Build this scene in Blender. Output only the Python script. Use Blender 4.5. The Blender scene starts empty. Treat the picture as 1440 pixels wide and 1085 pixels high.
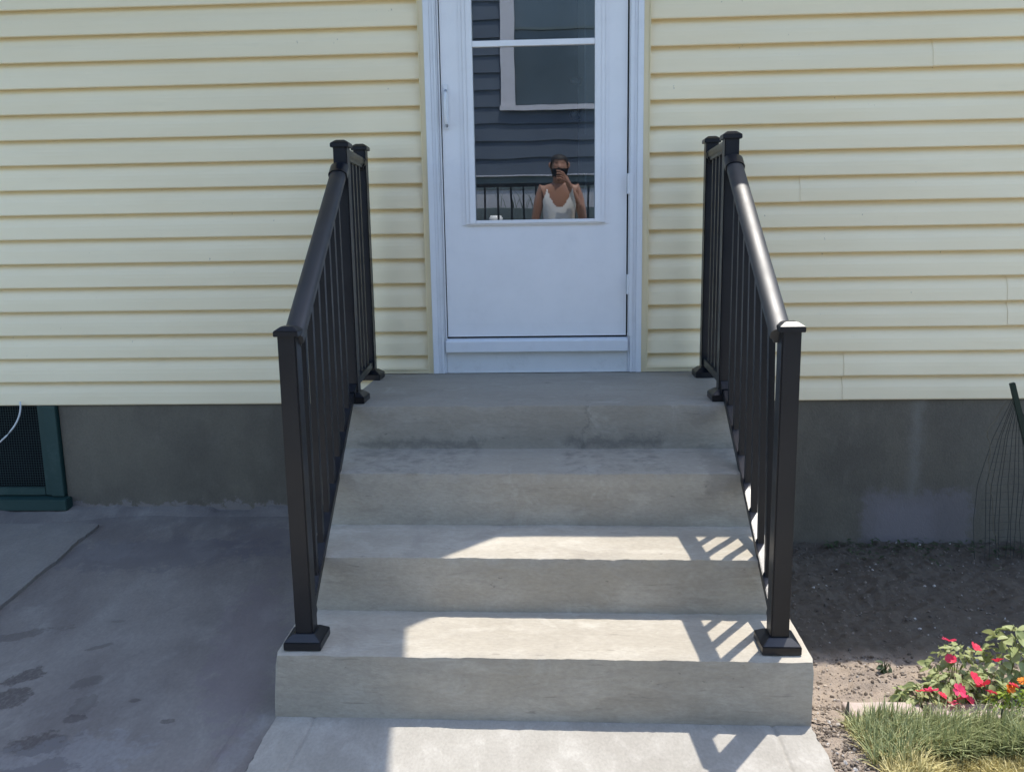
import bpy, bmesh, math, random
from mathutils import Vector, Matrix, noise
random.seed(7)
R = math.radians
scene = bpy.context.scene
COL = scene.collection

# ------------------------------------------------------------------ camera, sky, sun, exposure
cd = bpy.data.cameras.new('camera'); cam = bpy.data.objects.new('camera', cd); COL.objects.link(cam)
cd.sensor_width = 36; cd.lens = 36 * 1200.28 / 1440; cd.clip_start = .02; cd.clip_end = 500
pit, yaw, rol = R(9.8464), R(2.8172), R(-.9228)
fwd = Vector((-math.sin(yaw)*math.cos(pit), math.cos(yaw)*math.cos(pit), -math.sin(pit)))
rgt = Vector((math.cos(yaw), math.sin(yaw), 0)); upv = rgt.cross(fwd)
r2 = math.cos(rol)*rgt + math.sin(rol)*upv; u2 = -math.sin(rol)*rgt + math.cos(rol)*upv
m = Matrix((r2, u2, -fwd)).transposed().to_4x4(); m.translation = Vector((.0777, -4.0089, 1.4129))
cam.matrix_world = m
scene.camera = cam

SUN = Vector((.188, .261, 1)).normalized()
EL = math.asin(SUN.z); AZ = math.atan2(SUN.x, SUN.y)
w = bpy.data.worlds.new('World'); scene.world = w; w.use_nodes = True
nt = w.node_tree; bg = nt.nodes['Background']
sky = nt.nodes.new('ShaderNodeTexSky'); sky.sky_type = 'NISHITA'; sky.sun_disc = False
sky.sun_elevation = EL; sky.sun_rotation = AZ; sky.air_density = 1.0; sky.dust_density = 1.0; sky.ozone_density = 1.6
nt.links.new(sky.outputs[0], bg.inputs[0]); bg.inputs[1].default_value = .15
sd = bpy.data.lights.new('sun', 'SUN'); sd.energy = 2.0; sd.angle = R(.4); sd.color = (1, .95, .87)
so = bpy.data.objects.new('sun', sd); COL.objects.link(so)
so.rotation_euler = SUN.to_track_quat('Z', 'Y').to_euler(); so.location = (2, 3, 12)
vs = scene.view_settings; vs.view_transform = 'Standard'; vs.look = 'None'; vs.exposure = 1.62; vs.gamma = 1
vs.use_curve_mapping = False

# ------------------------------------------------------------------ material helpers
class NT:
    def __init__(s, name):
        s.m = bpy.data.materials.new(name); s.m.use_nodes = True; s.t = s.m.node_tree
        s.b = s.t.nodes['Principled BSDF']; s.out = s.t.nodes['Material Output']
        s.pos = s.t.nodes.new('ShaderNodeNewGeometry').outputs['Position']
    def L(s, a, b): s.t.links.new(a, b)
    def put(s, sock, v):
        if hasattr(v, 'is_linked') or hasattr(v, 'links'): s.L(v, sock)
        else: sock.default_value = v
    def scale(s, sc):
        n = s.t.nodes.new('ShaderNodeVectorMath'); n.operation = 'MULTIPLY'; s.L(s.pos, n.inputs[0])
        n.inputs[1].default_value = sc; return n.outputs[0]
    def noise(s, scale, detail=4, rough=.55, vec=None, dist=0):
        n = s.t.nodes.new('ShaderNodeTexNoise'); s.L(vec or s.pos, n.inputs['Vector'])
        n.inputs['Scale'].default_value = scale; n.inputs['Detail'].default_value = detail
        n.inputs['Roughness'].default_value = rough; n.inputs['Distortion'].default_value = dist
        return n.outputs[0]
    def math(s, op, a, b=0., c=None, clamp=False):
        n = s.t.nodes.new('ShaderNodeMath'); n.operation = op; n.use_clamp = clamp
        s.put(n.inputs[0], a); s.put(n.inputs[1], b)
        if c is not None: s.put(n.inputs[2], c)
        return n.outputs[0]
    def rng(s, v, a, b, c=0., d=1.):
        n = s.t.nodes.new('ShaderNodeMapRange'); n.interpolation_type = 'SMOOTHSTEP'
        s.put(n.inputs[0], v); n.inputs[1].default_value = a; n.inputs[2].default_value = b
        n.inputs[3].default_value = c; n.inputs[4].default_value = d; return n.outputs[0]
    def mix(s, f, a, b, mode='MIX'):
        n = s.t.nodes.new('ShaderNodeMix'); n.data_type = 'RGBA'; n.blend_type = mode
        s.put(n.inputs[0], f)
        for i, v in ((6, a), (7, b)):
            if isinstance(v, tuple): v = (*v[:3], 1)
            s.put(n.inputs[i], v)
        return n.outputs[2]
    def xyz(s):
        n = s.t.nodes.new('ShaderNodeSeparateXYZ'); s.L(s.pos, n.inputs[0]); return n.outputs
    def ell(s, cx, cy, rx, ry, axes=(0, 1), wob=.3, nz=None, soft=.25, ang=0):
        """soft-edged stain with a noisy outline, in world metres"""
        o = s.xyz(); a = s.math('SUBTRACT', o[axes[0]], cx); b = s.math('SUBTRACT', o[axes[1]], cy)
        ca, sa = math.cos(ang), math.sin(ang)
        a2 = s.math('ADD', s.math('MULTIPLY', a, ca), s.math('MULTIPLY', b, sa))
        b2 = s.math('SUBTRACT', s.math('MULTIPLY', b, ca), s.math('MULTIPLY', a, sa))
        a2 = s.math('DIVIDE', a2, rx); b2 = s.math('DIVIDE', b2, ry)
        d = s.math('SQRT', s.math('ADD', s.math('MULTIPLY', a2, a2), s.math('MULTIPLY', b2, b2)))
        d = s.math('ADD', d, s.math('MULTIPLY', s.math('SUBTRACT', nz, .5), wob*4))
        return s.rng(d, 1+soft, 1-soft)
    def box(s, x0, x1, z0, z1, nz, axes=(0, 2), wob=.03, soft=.02):
        o = s.xyz(); k = s.math('MULTIPLY', s.math('SUBTRACT', nz, .5), wob*2)
        a = s.math('ADD', o[axes[0]], k); b = s.math('ADD', o[axes[1]], k); r = None
        for v, lo, hi in ((a, x0-soft, x0+soft), (a, x1+soft, x1-soft), (b, z0-soft, z0+soft), (b, z1+soft, z1-soft)):
            q = s.rng(v, lo, hi); r = q if r is None else s.math('MULTIPLY', r, q)
        return r
    def bump(s, h, strength, dist=.01, prev=None):
        n = s.t.nodes.new('ShaderNodeBump'); s.L(h, n.inputs['Height']); n.inputs['Strength'].default_value = strength
        n.inputs['Distance'].default_value = dist
        if prev: s.L(prev, n.inputs['Normal'])
        return n.outputs[0]
    def fin(s, col, rough=.8, spec=.5, metal=0, nrm=None):
        s.put(s.b.inputs['Base Color'], (*col, 1) if isinstance(col, tuple) and len(col) == 3 else col)
        s.put(s.b.inputs['Roughness'], rough); s.b.inputs['Specular IOR Level'].default_value = spec
        s.b.inputs['Metallic'].default_value = metal
        if nrm: s.L(nrm, s.b.inputs['Normal'])
        return s.m

def concrete(name, c, dark, light, brushed=(1, 1, 1), k=.5, stains=(), extra=None, bump=.35):
    s = NT(name)
    v = s.scale(brushed)
    big = s.noise(2.2, 5, .6, v); mid = s.noise(11, 6, .65, v, .4); fine = s.noise(120, 3, .6, v); grit = s.noise(420, 2, .5)
    col = s.mix(s.rng(big, .35, .7), c, dark); col = s.mix(s.math('MULTIPLY', s.rng(mid, .45, .75), k), col, light)
    col = s.mix(s.math('MULTIPLY', s.rng(mid, .47, .3), k*.7), col, dark)
    col = s.mix(.55, col, s.mix(fine, (.32, .32, .32), (.70, .70, .70)), 'OVERLAY')
    col = s.mix(s.math('MULTIPLY', s.rng(grit, .66, .76), .45), col, tuple(x*.45 for x in dark))
    wob = s.noise(17, 7, .72)
    for (cx, cy, rx, ry, ang, amt, tone) in stains:
        f = s.ell(cx, cy, rx, ry, nz=wob, ang=ang, wob=.75, soft=.16)
        col = s.mix(s.math('MULTIPLY', f, s.math('MULTIPLY', s.rng(fine, .25, .6, .45, 1), amt)), col, tone)
    if extra: col = extra(s, col, wob, mid)
    n1 = s.bump(mid, bump, .006); n2 = s.bump(fine, bump, .0022, n1)
    return s.fin(col, s.rng(mid, .3, .8, .72, .93), .35, 0, n2)

def step_extra(s, col, wob, mid):
    o = s.xyz()
    # trowel smears on the risers and the landing's deeper shade, painted in by height
    sm = s.noise(7, 5, .7, s.scale((.5, .5, 3.2)), .8)
    col = s.mix(s.math('MULTIPLY', s.rng(sm, .52, .7), .38), col, (.24, .215, .18))
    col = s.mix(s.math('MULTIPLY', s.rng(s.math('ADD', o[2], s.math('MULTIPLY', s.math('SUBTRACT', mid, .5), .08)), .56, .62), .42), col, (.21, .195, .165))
    sc1 = s.noise(34, 3, .6, s.scale((.22, 1, 2.6)), .6); col = s.mix(s.math('MULTIPLY', s.rng(sc1, .66, .72), .42), col, (.17, .15, .12))
    sc2 = s.noise(60, 2, .5, s.scale((.5, 1, 1))); col = s.mix(s.math('MULTIPLY', s.rng(sc2, .74, .78), .5), col, (.13, .115, .095))
    bl_ = s.noise(5, 5, .7, None, 1.2); col = s.mix(s.math('MULTIPLY', s.rng(bl_, .55, .72), .3), col, (.30, .265, .22)); col = s.mix(s.math('MULTIPLY', s.rng(bl_, .44, .3), .3), col, (.50, .47, .40))
    for (x0, x1, z0, z1, amt) in ((.12, .50, .605, .64, .5), (-.7, -.2, .60, .632, .45), (.40, .80, .595, .603, .3), (.197, .205, .60, .765, .38), (.62, .8, .52, .60, .3), (.62, .70, .70, .76, .2)):
        f = s.box(x0, x1, z0, z1, wob, wob=.07, soft=.02 if x1-x0 > .05 else .006); col = s.mix(s.math('MULTIPLY', f, amt), col, (.09, .085, .08))
    return col
M = {}
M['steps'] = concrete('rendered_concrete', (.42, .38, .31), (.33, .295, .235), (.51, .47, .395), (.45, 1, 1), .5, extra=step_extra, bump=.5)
M['path'] = concrete('path_concrete', (.32, .30, .26), (.265, .245, .21), (.43, .405, .36), (1, .6, 1), .6, bump=.45)
wet = (.065, .052, .048)
M['pad'] = concrete('old_pad_concrete', (.215, .195, .175), (.15, .132, .122), (.275, .258, .23), (.8, .5, 1), .6, bump=.35, stains=[
    (-1.41, -1.83, .085, .06, .1, .75, wet), (-1.345, -1.96, .09, .055, .3, .7, wet), (-1.675, -1.47, .062, .04, .9, .75, wet),
    (-1.66, -1.60, .07, .06, .8, .75, wet), (-1.90, -1.23, .17, .03, .45, .5, wet), (-1.45, -1.50, .045, .03, .6, .45, wet),
    (-1.395, -1.625, .04, .05, .2, .35, wet), (-1.385, -1.70, .03, .022, .2, .6, wet), (-1.52, -1.28, .045, .018, .5, .45, wet),
    (-1.24, -1.60, .02, .01, .2, .6, wet), (-1.09, -1.70, .022, .012, .2, .6, wet), (-1.55, -1.10, .03, .012, .1, .35, wet),
    (-1.0, -1.25, .12, .5, .2, .35, (.17, .135, .155)), (-1.7, -.5, .5, .16, .1, .45, (.10, .095, .11)), (-1.1, -.35, .35, .2, 0, .3, (.105, .095, .115)),
    (-1.3, -1.9, .22, .12, .3, .3, (.27, .27, .28)), (-1.9, -.47, .09, .12, .8, .25, (.24, .23, .22)), (-.83, -1.95, .03, .3, -.1, .25, (.27, .27, .27))])
M['newpad'] = concrete('pale_slab_concrete', (.215, .20, .18), (.18, .168, .155), (.27, .255, .23), (.8, .6, 1), .5)
def found_extra(s, col, wob, mid):
    a = s.box(1.56, 2.07, -.1, .185, wob, wob=.09, soft=.03); col = s.mix(s.math('MULTIPLY', a, .65), col, (.20, .18, .185))
    a = s.box(1.62, 1.90, -.1, .13, wob, wob=.06, soft=.05); col = s.mix(s.math('MULTIPLY', a, .4), col, (.25, .23, .24))
    a = s.box(1.765, 1.815, .15, .64, wob, wob=.05, soft=.03); col = s.mix(s.math('MULTIPLY', a, .5), col, (.22, .21, .185))
    a = s.box(-2.36, -.7, .02, .13, wob, wob=.1, soft=.012); col = s.mix(s.math('MULTIPLY', a, .55), col, (.27, .245, .24))
    return col
M['found'] = concrete('foundation_render', (.148, .132, .10), (.11, .098, .077), (.18, .163, .13), (1, 1, .7), .5, extra=found_extra, bump=.6)
M['stone'] = concrete('edging_stone', (.42, .335, .285), (.33, .27, .235), (.5, .42, .36), k=.5)

def siding_mat(name, c, c2, rough=.42):
    s = NT(name); o = s.xyz()
    n = s.noise(3.0, 3, .5, s.scale((.35, 1, 1.2))); st = s.noise(30, 4, .7, s.scale((.06, 1, 1)))
    info = s.t.nodes.new('ShaderNodeObjectInfo').outputs['Random']
    col = s.mix(s.rng(n, .3, .7), c, c2)
    col = s.mix(s.math('MULTIPLY', info, .14), col, tuple(x*.86 for x in c2))
    sp = s.noise(55, 2, .5, s.scale((1, 1, .55))); col = s.mix(s.math('MULTIPLY', s.rng(sp, .76, .79), .5), col, (.22, .2, .15))
    dirt = s.noise(5, 5, .7, s.scale((.5, 1, 3))); col = s.mix(s.math('MULTIPLY', s.rng(dirt, .55, .78), .10), col, (.45, .42, .3))
    h = s.noise(1.6, 2, .5, s.scale((.8, 1, 2.5))); grain = s.noise(140, 3, .6, s.scale((.08, 1, 1)))
    n1 = s.bump(h, .8, .02); n2 = s.bump(grain, .25, .0008, n1)
    return s.fin(col, s.rng(st, .3, .7, rough-.05, rough+.1), .4, 0, n2)
M['siding'] = siding_mat('yellow_vinyl', (.905, .785, .535), (.865, .74, .495))
M['jchan'] = siding_mat('yellow_vinyl_trim', (.85, .745, .50), (.80, .695, .45), .4)

def paint(name, c, rough, spec=.5, metal=0, bumpk=.08, var=.12, dust=None, scale=40):
    s = NT(name); n = s.noise(6, 4, .6); f = s.noise(scale*6, 3, .6)
    col = s.mix(s.math('MULTIPLY', s.rng(n, .35, .7), var), c, tuple(x*.7 for x in c))
    if dust:
        col = s.mix(s.math('MULTIPLY', s.rng(s.noise(9, 6, .75), .5, .8), dust[1]), col, dust[0])
    return s.fin(col, s.rng(n, .3, .7, rough-.04, rough+.06), spec, metal, s.bump(f, bumpk, .0008))
M['white'] = paint('white_enamel', (.82, .825, .83), .38, .45, dust=((.45, .46, .46), .12))
M['white2'] = paint('white_casing_paint', (.76, .78, .80), .42, .4, dust=((.42, .43, .43), .22))
M['kick'] = paint('kickboard_paint', (.72, .73, .72), .5, .35, dust=((.34, .34, .32), .35))
M['black'] = paint('black_powder_coat', (.004, .0058, .0095), .36, .52, dust=((.10, .10, .10), .06), bumpk=.25)
M['railtop'] = paint('satin_handrail', (.009, .011, .014), .50, 1.0, bumpk=.2)
M['dark'] = paint('dark_gap', (.012, .012, .014), .9, .1)
M['steel'] = paint('brushed_steel', (.55, .55, .55), .3, .5, 1)
M['green'] = paint('green_window_paint', (.018, .052, .048), .5, .35, dust=((.09, .13, .12), .35), bumpk=.5)
M['mesh'] = paint('green_wire_mesh', (.02, .045, .045), .6, .3)
M['cable'] = paint('white_cable_jacket', (.65, .68, .68), .4)
M['stake'] = paint('dark_green_stake_paint', (.012, .03, .022), .45, .4)
M['wire'] = paint('rusty_wire', (.045, .05, .045), .6, .3)
M['dryvine'] = paint('dry_vine', (.16, .14, .10), .8, .2)
M['inroom'] = paint('interior_wall', (.16, .15, .14), .8, .2)
M['indoor'] = paint('inner_door_paint', (.80, .82, .82), .5, .4)
M['roof'] = paint('brown_shingle', (.11, .095, .085), .9, .2, bumpk=.6)
M['soffit'] = paint('soffit_white', (.70, .70, .68), .5)
M['skin'] = paint('skin', (.35, .18, .12), .5, .4)
M['tank'] = paint('white_cotton', (.78, .77, .76), .85, .2)
M['shorts'] = paint('dark_denim', (.04, .05, .08), .85, .2)
M['hair'] = paint('dark_hair', (.02, .016, .014), .6, .3)
M['nsiding'] = paint('slate_siding', (.085, .105, .135), .6, .3)
M['ntrim'] = paint('grey_white_trim', (.62, .60, .62), .6, .3, dust=((.4, .38, .38), .4), scale=8)
M['nband'] = paint('grey_green_skirting', (.12, .15, .15), .7, .3)
M['nfound'] = paint('pale_grey_foundation', (.50, .49, .50), .8, .2, dust=((.38, .37, .37), .5), scale=10)
M['npane'] = paint('far_window_glass', (.09, .12, .14), .12, .6)  # blue-grey base colour stands in for reflected sky
M['wood'] = paint('dark_deck_wood', (.10, .09, .085), .8, .2)
M['pot'] = paint('white_glazed_pot', (.8, .8, .78), .3)
s = NT('window_glass')
tr = s.t.nodes.new('ShaderNodeBsdfTransparent'); tr.inputs[0].default_value = (.46, .53, .55, 1)
gl = s.t.nodes.new('ShaderNodeBsdfGlossy'); gl.inputs['Roughness'].default_value = .0; gl.inputs[0].default_value = (.92, .97, 1, 1)
gw = s.noise(2.3, 2, .4); s.L(s.bump(gw, .5, .0011), gl.inputs['Normal'])
mx = s.t.nodes.new('ShaderNodeMixShader'); mx.inputs[0].default_value = .27
s.L(tr.outputs[0], mx.inputs[1]); s.L(gl.outputs[0], mx.inputs[2]); df = s.t.nodes.new('ShaderNodeBsdfDiffuse'); df.inputs[0].default_value = (.6, .62, .62, 1); m2 = s.t.nodes.new('ShaderNodeMixShader')
s.L(s.math('MULTIPLY', s.rng(s.noise(3, 5, .7), .3, .8), .05), m2.inputs[0]); s.L(mx.outputs[0], m2.inputs[1]); s.L(df.outputs[0], m2.inputs[2]); s.L(m2.outputs[0], s.out.inputs[0]); M['glass'] = s.m

def plantmat(name, c, c2, trans=.35, rough=.5):
    s = NT(name); r = s.t.nodes.new('ShaderNodeObjectInfo').outputs['Random']; n = s.noise(35, 3, .6)
    g = s.t.nodes.new('ShaderNodeNewGeometry').outputs['Random Per Island']
    f = s.math('ADD', s.math('MULTIPLY', r, .45), s.math('MULTIPLY', g, .55))
    col = s.mix(f, c, c2); col = s.mix(s.math('MULTIPLY', s.rng(n, .4, .7), .3), col, tuple(x*.5 for x in c))
    s.fin(col, rough, .35)
    t = s.t.nodes.new('ShaderNodeBsdfTranslucent'); s.L(col, t.inputs[0])
    mx = s.t.nodes.new('ShaderNodeMixShader'); mx.inputs[0].default_value = trans
    s.L(s.b.outputs[0], mx.inputs[1]); s.L(t.outputs[0], mx.inputs[2]); s.L(mx.outputs[0], s.out.inputs[0]); return s.m
M['leaf'] = plantmat('impatiens_leaf', (.22, .28, .08), (.48, .50, .26))
M['leafy'] = plantmat('lime_leaf', (.20, .30, .035), (.34, .42, .06))
M['leafd'] = plantmat('dark_weed_leaf', (.04, .07, .03), (.10, .13, .06))
M['red'] = plantmat('red_petal', (.75, .03, .07), (.82, .06, .12), .3)
M['pink'] = plantmat('pink_petal', (.76, .035, .11), (.84, .09, .20), .3)
M['orange'] = plantmat('orange_petal', (.85, .20, .03), (.85, .38, .04), .3)
M['grass'] = plantmat('lawn_grass_blade', (.17, .215, .08), (.45, .47, .24), .3)
M['straw'] = plantmat('dry_grass_blade', (.42, .38, .16), (.68, .58, .28), .3)
M['spiky'] = plantmat('tall_spiky_leaf', (.03, .05, .03), (.06, .09, .05), .2)
s = NT('soil'); a = s.noise(9, 6, .7); b = s.noise(75, 5, .7); c = s.noise(300, 2, .5)
col = s.mix(s.rng(a, .35, .65), (.34, .275, .215), (.26, .21, .165)); col = s.mix(s.math('MULTIPLY', s.rng(b, .5, .75), .6), col, (.27, .22, .18))
col = s.mix(s.math('MULTIPLY', s.rng(b, .46, .3), .7), col, (.12, .095, .075)); col = s.mix(s.math('MULTIPLY', s.rng(c, .64, .7), .5), col, (.42, .38, .33))
o = s.xyz(); col = s.mix(s.math('MULTIPLY', s.rng(o[1], -1.33, -1.15), .82), col, (.066, .058, .046))  # soil under the eave's shadow is painted darker
M['soil'] = s.fin(col, .95, .2, 0, s.bump(c, .6, .002, s.bump(b, .8, .008)))
s = NT('gravel_clod'); g = s.t.nodes.new('ShaderNodeNewGeometry').outputs['Random Per Island']
col = s.mix(g, (.09, .07, .052), (.42, .35, .28)); oy = s.xyz(); col = s.mix(s.math('MULTIPLY', s.rng(oy[1], -1.33, -1.15), .6), col, (.10, .092, .08)); col = s.mix(s.rng(g, .93, .97), col, (.42, .40, .37)); M['clod'] = s.fin(col, .9, .2)  # clods lying in the eave's shade get a darker colour too
s = NT('far_lawn'); M['lawn'] = s.fin(s.mix(s.noise(6, 6, .7), (.05, .09, .03), (.10, .14, .05)), .95, .1)

# ------------------------------------------------------------------ object helpers
def rootloc(p):
    v = Vector((0, 0, 0))
    while p is not None: v += p.location; p = p.parent
    return v
def link(o, parent=None, kind=None):
    COL.objects.link(o)
    if parent is not None: o.parent = parent
    if kind: o['kind'] = kind
    return o
def obj(name, V, F, mat, parent=None, kind=None, smooth=False, loc=None):
    off = Vector(loc) if loc is not None else Vector((0, 0, 0)); base = rootloc(parent)
    me = bpy.data.meshes.new(name)
    sub = off if loc is not None else base
    me.from_pydata([tuple(Vector(v)-sub) for v in V], [], F); me.materials.append(M[mat]); me.validate()
    o = bpy.data.objects.new(name, me)
    if loc is not None: o.location = off - base
    if smooth:
        for p in me.polygons: p.use_smooth = True
    return link(o, parent, kind)
def inst(src, loc, parent, rot=None, sc=None):
    o = bpy.data.objects.new(src.name.split('.')[0], src.data); o.location = Vector(loc) - rootloc(parent)
    if rot: o.rotation_euler = rot
    if sc: o.scale = sc
    return link(o, parent)
def thing(name, label, cat, loc=(0, 0, 0), group=None):
    o = bpy.data.objects.new(name, None); o.location = loc; o.empty_display_size = .1; COL.objects.link(o)
    o['label'] = label; o['category'] = cat
    if group: o['group'] = group
    return o
def tag(o, label, cat, group=None, kind=None):
    o['label'] = label; o['category'] = cat
    if group: o['group'] = group
    if kind: o['kind'] = kind
    return o
def boxvf(x0, x1, y0, y1, z0, z1):
    V = [(x, y, z) for z in (z0, z1) for y in (y0, y1) for x in (x0, x1)]
    return V, [(0, 2, 3, 1), (4, 5, 7, 6), (0, 1, 5, 4), (2, 6, 7, 3), (0, 4, 6, 2), (1, 3, 7, 5)]
class MB:
    def __init__(s): s.V = []; s.F = []
    def add(s, V, F): n = len(s.V); s.V += [tuple(v) for v in V]; s.F += [tuple(i+n for i in f) for f in F]; return s
    def box(s, *a): return s.add(*boxvf(*a))
    def prism(s, prof, p0, p1, side=None, vert=False):
        """profile (side, up) swept from p0 to p1"""
        p0 = Vector(p0); p1 = Vector(p1); d = (p1-p0).normalized()
        sd = Vector(side) if side else d.cross(Vector((0, 0, 1))).normalized()
        up = Vector((0, 0, 1)) if vert else sd.cross(d).normalized(); n = len(prof)
        V = [p0+sd*a+up*b for a, b in prof]+[p1+sd*a+up*b for a, b in prof]
        F = [(i, (i+1) % n, n+(i+1) % n, n+i) for i in range(n)]+[tuple(range(n-1, -1, -1)), tuple(range(n, 2*n))]
        return s.add(V, F)
    def tube(s, pts, r, n=6, taper=None):
        pts = [Vector(p) for p in pts]; V = []; F = []
        for i, p in enumerate(pts):
            d = (pts[min(i+1, len(pts)-1)]-pts[max(i-1, 0)]).normalized()
            a = d.orthogonal().normalized(); b = d.cross(a); rr = r*(taper[i] if taper else 1)
            V += [p+(a*math.cos(t*6.2832/n)+b*math.sin(t*6.2832/n))*rr for t in range(n)]
        for i in range(len(pts)-1):
            F += [(i*n+t, i*n+(t+1) % n, (i+1)*n+(t+1) % n, (i+1)*n+t) for t in range(n)]
        F += [tuple(range(n-1, -1, -1)), tuple(range((len(pts)-1)*n, len(pts)*n))]
        return s.add(V, F)
    def obj(s, name, mat, parent=None, kind=None, smooth=False, loc=None, bev=0):
        o = obj(name, s.V, s.F, mat, parent, kind, smooth, loc)
        if bev: bevel(o, bev)
        return o
def fixn(o):
    bm = bmesh.new(); bm.from_mesh(o.data); bmesh.ops.recalc_face_normals(bm, faces=bm.faces); bm.to_mesh(o.data); bm.free(); return o
def bevel(o, wd, seg=2):
    bm = bmesh.new(); bm.from_mesh(o.data); bmesh.ops.recalc_face_normals(bm, faces=bm.faces)
    bmesh.ops.bevel(bm, geom=[e for e in bm.edges if len(e.link_faces) == 2 and e.calc_face_angle(0) > .35], offset=wd, segments=seg, affect='EDGES', clamp_overlap=True)
    bm.to_mesh(o.data); bm.free(); return o
def fr(p, sc, octv=3): return noise.fractal(Vector(p)*sc, 1.0, 2.0, octv)
def nz(p, sc): return noise.noise(Vector(p)*sc)

# ------------------------------------------------------------------ the ground
def zpad(x, y): return .10*max(0, min(1, 1+y/1.7)) + .004*nz((x, y, 0), 1.7) if y < 0 else .10
def zdirt(x, y): return -.055*max(0, min(1, 1+y/1.3))-.012 + .018*fr((x, y, 0), 5, 3) + .010*fr((x, y, 3), 26, 2) + .03*math.exp(-((x-1.2)**2+(y+1.42)**2)/.02)*.6
def sheet(name, xs, ys, zf, mat, kind='structure', parent=None, smooth=True, wob=None):
    V = [(x, y, zf(x, y)) for y in ys for x in xs]; n = len(xs)
    if wob: V = [wob(*v) for v in V]
    F = [(j*n+i, j*n+i+1, (j+1)*n+i+1, (j+1)*n+i) for j in range(len(ys)-1) for i in range(n-1)]
    return obj(name, V, F, mat, parent, kind, smooth)
def lin(a, b, n): return [a+(b-a)*i/n for i in range(n+1)]
obj('ground', [(-90, -90, -.16), (90, -90, -.16), (90, 90, -.16), (-90, 90, -.16)], [(0, 1, 2, 3)], 'lawn', None, 'structure')
# old pad left of the steps: stops in a ragged edge where the entrance path was poured
def padwob(x, y, z):
    if x > -.79: x = -.745; z -= .008 if y < -1.66 else 0
    return (x, y, z)
groove = lambda x, y, x0, d, wd: -d*math.exp(-((x-x0-.004*nz((0, y, 5), 6))/wd)**2)
xs = lin(-7, -2.6, 20)+lin(-2.6, -.95, 80)[1:]+lin(-.95, -.772, 40)[1:]
ys = lin(-2.7, -2.1, 24)+lin(-2.1, -.0, 110)[1:]
sheet('concrete_pad', xs, ys, lambda x, y: zpad(x, y)+(groove(x, y, -.875, .004, .006) if y < -1.64 else 0)-.004, 'pad', wob=padwob)
# path in front of the steps, with tooled margin lines
def pathz(x, y): return .0+.0015*nz((x, y, 0), 4)+groove(x, y, -.652+.012*(y+1.9), .005, .005)+groove(x, y, .708-.012*(y+1.9), .005, .005)
def pathwob(x, y, z):
    if x < -.74: x = -.765+.012*nz((0, y, 2), 7)+.004*nz((0, y, 2), 40); z -= .0
    if x > .80: x = .818+.008*nz((0, y, 7), 9)+.005*nz((0, y, 4), 40)
    return (x, y, z+.001)
xs = [-.78]+lin(-.73, -.60, 30)+lin(-.60, .66, 40)[1:]+lin(.66, .79, 30)[1:]+[.83]
ys = lin(-2.7, -2.2, 12)+lin(-2.2, -1.60, 60)[1:]
p = sheet('path', xs, ys, pathz, 'path', wob=pathwob)
# thickness of the path edge
e = MB()
for x0, sgn in ((-.765, 0), (.818, 1)):
    for a, b in zip(lin(-5.2, -1.65, 70)[:-1], lin(-5.2, -1.65, 70)[1:]):
        f = (lambda y: -.765+.012*nz((0, y, 2), 7)+.004*nz((0, y, 2), 40)) if not sgn else (lambda y: .818+.008*nz((0, y, 7), 9)+.005*nz((0, y, 4), 40))
        e.add([(f(a), a, -.08), (f(b), b, -.08), (f(b), b, .001), (f(a), a, .001)], [(0, 1, 2, 3) if sgn else (3, 2, 1, 0)])
e.obj('path_edge', 'path', None, 'structure')
sheet('bounce_ground', lin(-9, 9, 20), lin(-6.9, -2.62, 12), lambda x, y: .006, 'path')  # unseen pale ground added to bounce sunlight onto wall and risers
# newer pale slab at far left
def slabx(y): return -2.075-.05*(y+.6)+.012*nz((0, y, 1), 6)+.006*nz((0, y, 1), 30)
yy = lin(-2.7, -.205, 110); e = MB()
for a, b in zip(yy[:-1], yy[1:]):
    za, zb = zpad(-2, a)+.012, zpad(-2, b)+.012
    e.add([(-7, a, za), (slabx(a)-.02, a, za), (slabx(b)-.02, b, zb), (-7, b, zb)], [(0, 1, 2, 3)])
    e.add([(slabx(a)-.02, a, za), (slabx(a), a, za-.002), (slabx(b), b, zb-.002), (slabx(b)-.02, b, zb)], [(0, 1, 2, 3)])
    e.add([(slabx(a), a, za-.002), (slabx(a)+.003, a, za-.05), (slabx(b)+.003, b, zb-.05), (slabx(b), b, zb-.002)], [(0, 1, 2, 3)])
e.obj('pale_slab', 'newpad', None, 'structure')
# mortar fillet between the wall and the pad
e = MB(); X = lin(-7, -.70, 260)
prof = []
for x in X:
    t = max(0, min(1, (x+2.5)/.5)); h = (.028+.022*nz((x, 0, 0), 3)+.012*nz((x, 0, 0), 14)); d = .20*(1-t)+.075*t+.02*nz((x, 1, 0), 4)
    if -1.62 < x < -1.42: h *= .35
    prof.append([(x, .013, zpad(x, 0)-.01+h), (x, -.012, zpad(x, 0)-.012+h*.9), (x, -d*.5, zpad(x, -d*.5)+h*.25), (x, -d, zpad(x, -d)-.006)])
V = [v for pr in prof for v in pr]; F = [(i*4+j, (i+1)*4+j, (i+1)*4+j+1, i*4+j+1) for i in range(len(X)-1) for j in range(3)]
fixn(obj('mortar_fillet', V, F, 'pad', None, 'structure', True))
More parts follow.
